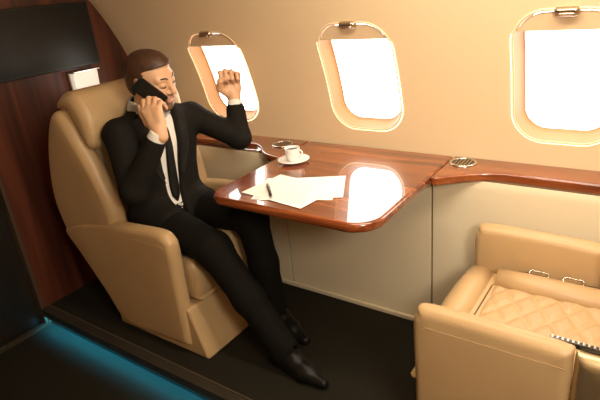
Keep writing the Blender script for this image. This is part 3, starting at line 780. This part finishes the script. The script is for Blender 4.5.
for s in (-1, 1):
    bm = bmesh.new(); tube(bm, [hp(0.091, s * 0.012, 0.026), hp(0.0895, s * 0.024, 0.033), hp(0.080, s * 0.040, 0.034), hp(0.066, s * 0.052, 0.027)], [0.0028, 0.0036, 0.0032, 0.0014], 8); local_obj('eyebrow', bm, M['lash'])
    bm = bmesh.new(); tube(bm, [hp(0.0825, s * 0.019, 0.000), hp(0.0895, s * 0.027, -0.0025), hp(0.0890, s * 0.036, -0.003), hp(0.0790, s * 0.0475, -0.0005)], [0.0012, 0.0020, 0.0020, 0.0012], 8); local_obj('eyelashes', bm, M['lash'])
bm = bmesh.new(); tube(bm, [hp(0.086, -0.019, -0.062), hp(0.0945, -0.009, -0.064), hp(0.0950, 0.009, -0.064), hp(0.086, 0.019, -0.062)], [0.0015, 0.0035, 0.0035, 0.0015], 8); local_obj('teeth', bm, M['teeth'])

# shirt
sh = Vol((-1.99, 1.19, 0.52), (-1.55, 1.65, 1.08), 0.004)
def torso(v, g, k=0.05):
    v.ell(CH, (0.108 + g, 0.165 + g, 0.165 + g), TR, k); v.ell(BE, (0.105 + g, 0.148 + g, 0.14 + g), TR, 0.06); v.ell(PE + V3(0.02, 0, 0.02), (0.115 + g, 0.155 + g, 0.09 + g), None, 0.06)
torso(sh, 0.0); sh.cone(SHR, SHL, 0.045, 0.045, 0.04); sh.chain([NK0 + V3(0, 0, -0.03), NK0 + V3(0.004, 0, 0.045)], [0.066, 0.064], 0.02)
sh.op(lambda P: P[..., 2] - (1.018 - (P[..., 0] + 1.80) * 0.22), (-2, 1.1, 0.9), (-1.5, 1.7, 1.1), 0.006, 'i')
vmesh(sh, 'shirt', M['shirt'])
# collar wings
NKc = V3(-1.805, 1.407, 1.0)
for s in (-1, 1):
    bm = bmesh.new(); rows = []
    for i in range(13):
        t = i / 12; a = s * (0.12 + t * 2.7); dn = TF * math.cos(a) + TL * math.sin(a); r = 0.0665
        up_ = 1.020 - 0.030 * math.cos(a) * 0.7; wdt = 0.052 - 0.030 * t ** 0.5
        top = NKc + dn * r; top[2] = up_; mid = NKc + dn * (r + 0.006); mid[2] = up_ + 0.003; bot = NKc + dn * (r + 0.014 + 0.010 * (1 - t)) + TL * s * 0.012 * (1 - t); bot[2] = up_ - wdt
        rows.append([bm.verts.new(top), bm.verts.new(mid), bm.verts.new(bot)])
    for a, b in zip(rows, rows[1:]):
        for j in range(2): bm.faces.new([a[j], a[j + 1], b[j + 1], b[j]])
    bmesh.ops.solidify(bm, geom=bm.faces[:], thickness=0.003); local_obj('shirt_collar', bm, M['shirt'])
for W_, E2, sl in ((WRR, ELR, 0.022), (WRL, ELL, 0.042)):
    d = nrm(W_ - E2); c = Vol(W_ - 0.09, W_ + 0.09, 0.0035)
    c.cone(W_ - d * 0.075, W_ - d * (sl - 0.018), 0.038, 0.033, 0.004)
    c.op(lambda P: np.abs((P - W_) @ d + sl) - 0.018, W_ - 0.09, W_ + 0.09, 0.004, 'i')
    vmesh(c, 'shirt_cuff', M['shirt'])

# jacket
ja = Vol((-2.02, 1.06, 0.46), (-1.42, 1.80, 1.06), 0.004)
torso(ja, 0.014); ja.cone(SHR, SHL, 0.060, 0.058, 0.05)
ja.cone(NK0 + V3(-0.020, 0, -0.03), NK0 + V3(-0.018, 0, 0.012), 0.082, 0.070, 0.03)
ja.chain([SHR + V3(-.005, 0.005, 0), ELR, WRR - nrm(WRR - ELR) * 0.040], [0.062, 0.054, 0.041], 0.022)
ja.chain([SHL, ELL, WRL - nrm(WRL - ELL) * 0.050], [0.056, 0.050, 0.042], 0.022)
ja.op(lambda P: -((P - WRR) @ nrm(WRR - ELR) + 0.036) * -1, WRR - 0.05, WRR + 0.05, 0.004, 'i', pad=0.0)
ja.op(lambda P: ((P - WRL) @ nrm(WRL - ELL) + 0.054), WRL - 0.05, WRL + 0.05, 0.004, 'i', pad=0.0)
for H_, K_ in ((HPR, KNR), (HPL, KNL)): ja.cone(H_ + V3(-0.02, 0, 0.02), H_ + (K_ - H_) * 0.33 + V3(0, 0, 0.012), 0.098, 0.082, 0.04)
# neck opening and the open front
ja.cone(NK0 + V3(0.030, 0, 0.055), NK0 + V3(0.06, 0, 0.15), 0.058, 0.085, 0.01, 's')
def wedge(P):
    z = P[..., 2]; yc = np.interp(z, [0.50, 0.60, 0.95], [1.352, 1.362, 1.388]); q = P[..., 1] - yc
    w = np.interp(z, [0.50, 0.56, 0.62, 0.75, 0.90, 0.98, 1.02], [0.028, 0.027, 0.028, 0.036, 0.048, 0.064, 0.074])
    return np.maximum(np.abs(q) - w, -(P[..., 0] + 1.80) + 0.02)
ja.op(wedge, (-1.80, 1.25, 0.54), (-1.55, 1.52, 1.03), 0.008, 's', pad=0.01)
vmesh(ja, 'jacket', M['suit'])
# lapels: folded strips lying on the jacket front
for s in (-1, 1):
    bm = bmesh.new(); rows = []
    for i in range(15):
        t = i / 14; z = 0.985 - 0.30 * t; yc = np.interp(z, [0.50, 0.60, 0.95], [1.352, 1.362, 1.388]); w = np.interp(z, [0.62, 0.75, 0.90, 0.98], [0.028, 0.036, 0.048, 0.064])
        wid = 0.012 + 0.050 * math.sin(math.pi * min(1, (1 - t) * 1.15) * 0.62) if i < 14 else 0.006
        row = []
        for j in range(4):
            y = yc + s * (w - 0.004 + wid * j / 3); x = ja.front(y, z, -1.85, -1.55) or sh.front(y, z, -1.85, -1.55) or -1.72
            row.append(bm.verts.new((x + 0.005 + 0.002 * math.sin(math.pi * j / 3), y, z)))
        rows.append(row)
    for a, b in zip(rows, rows[1:]):
        for j in range(3): bm.faces.new([a[j], a[j + 1], b[j + 1], b[j]])
    bmesh.ops.solidify(bm, geom=bm.faces[:], thickness=0.003); local_obj('lapel', bm, mat('lapel_cloth', (0.018, 0.015, 0.012), 0.7))
# tie
bm = bmesh.new(); rows = []
zs = [0.990, 0.975, 0.955, 0.90, 0.84, 0.78, 0.72, 0.66, 0.62, 0.595]
ws = [0.012, 0.017, 0.011, 0.014, 0.016, 0.018, 0.020, 0.021, 0.018, 0.004]
for i, (z, w) in enumerate(zip(zs, ws)):
    yc = np.interp(z, [0.50, 0.60, 0.95], [1.356, 1.368, 1.390]); row = []
    for j in range(5):
        y = yc + w * (j - 2) / 2; x = sh.front(y, z, -1.85, -1.55) or -1.73
        row.append(bm.verts.new((x + 0.004 + (0.012 if i == 1 else 0.004) * (1 - abs(j - 2) / 2.5), y, z)))
    rows.append(row)
for a, b in zip(rows, rows[1:]):
    for j in range(4): bm.faces.new([a[j], a[j + 1], b[j + 1], b[j]])
bmesh.ops.solidify(bm, geom=bm.faces[:], thickness=0.004); local_obj('tie', bm, M['tie'])
# trousers
tr = Vol((-2.0, 1.12, 0.04), (-1.05, 1.66, 0.68), 0.005)
tr.ell(PE + V3(0.01, 0, 0.015), (0.125, 0.172, 0.095), None, 0.05)
for H_, K_, A_ in ((HPR, KNR, ANR), (HPL, KNL, ANL)):
    tr.chain([H_, K_], [0.090, 0.072], 0.03); tr.chain([K_, K_ + (A_ - K_) * 0.5, A_ + V3(0, 0, 0.012)], [0.070, 0.062, 0.052], 0.03)
    tr.cone(A_ + (K_ - A_) * 0.3 + V3(-0.012, 0, 0), A_ + V3(-0.012, 0, -0.02), 0.05, 0.054, 0.02)
tr.op(lambda P: 0.058 - P[..., 2], (-2, 1.1, 0.0), (-1, 1.7, 0.10), 0.006, 'i')
vmesh(tr, 'trousers', M['trouser'])
bx_ = sh.front(1.362, 0.575, -1.85, -1.5) or -1.66
bm = bmesh.new(); tube(bm, [(bx_ + 0.010, 1.362 + p[0], 0.572 + p[1]) for p in rrect(0.019, 0.014, 0.005, 3)] + [(bx_ + 0.010, 1.362 + 0.019, 0.572 + 0.009)], 0.0026, 6); local_obj('belt_buckle', bm, M['chrome'])
# shoes
for A, f in ((ANR, FR), (ANL, FL)):
    sv = Vol(A + V3(-0.16, -0.20, -0.12), A + V3(0.30, 0.16, 0.06), 0.004); z0 = -A[2]
    p = lambda t, z, s=0.0: A + f * t + V3(0, 0, z0 + z)
    sv.cone(p(-0.045, 0.045), p(-0.01, 0.075), 0.036, 0.044, 0.02); sv.cone(p(-0.045, 0.030), p(0.10, 0.032), 0.034, 0.040, 0.02)
    sv.cone(p(-0.005, 0.082), p(0.045, 0.066), 0.040, 0.040, 0.02)
    sv.cone(p(0.02, 0.062), p(0.11, 0.040), 0.038, 0.032, 0.02); sv.cone(p(0.10, 0.030), p(0.190, 0.022), 0.038, 0.021, 0.02)
    sv.op(lambda P: 0.0035 - P[..., 2], A - 0.3, A + 0.3, 0.006, 'i')
    sh_ = vmesh(sv, 'shoe', M['shoe'])

# phone in his right hand
pc = V3(-1.666, 1.319, 1.075)
pa = nrm((-0.62, 0.03, 0.66)); pn = nrm(nR - pa * np.dot(nR, pa)); pb = np.cross(pn, pa)
ph = thing('smartphone', 'black smartphone held to the ear of the man in the suit', 'phone', tuple(pc))
ph.rotation_euler = Matrix(((pb[0], pa[0], pn[0]), (pb[1], pa[1], pn[1]), (pb[2], pa[2], pn[2]))).to_euler()
bm = bmesh.new(); prism(bm, rrect(0.033, 0.066, 0.009, 5), -0.0042, 0.0036, 'z'); obj('phone_case', bm, M['black'], ph, bevel=0.0015)
bm = bmesh.new(); prism(bm, rrect(0.0305, 0.063, 0.007, 5), 0.0038, 0.0044, 'z'); obj('phone_glass', bm, M['screen'], ph)
bm = bmesh.new(); prism(bm, rrect(0.008, 0.010, 0.003, 4, (0.018, 0.052)), -0.0056, -0.0044, 'z'); obj('phone_camera', bm, M['screen'], ph)
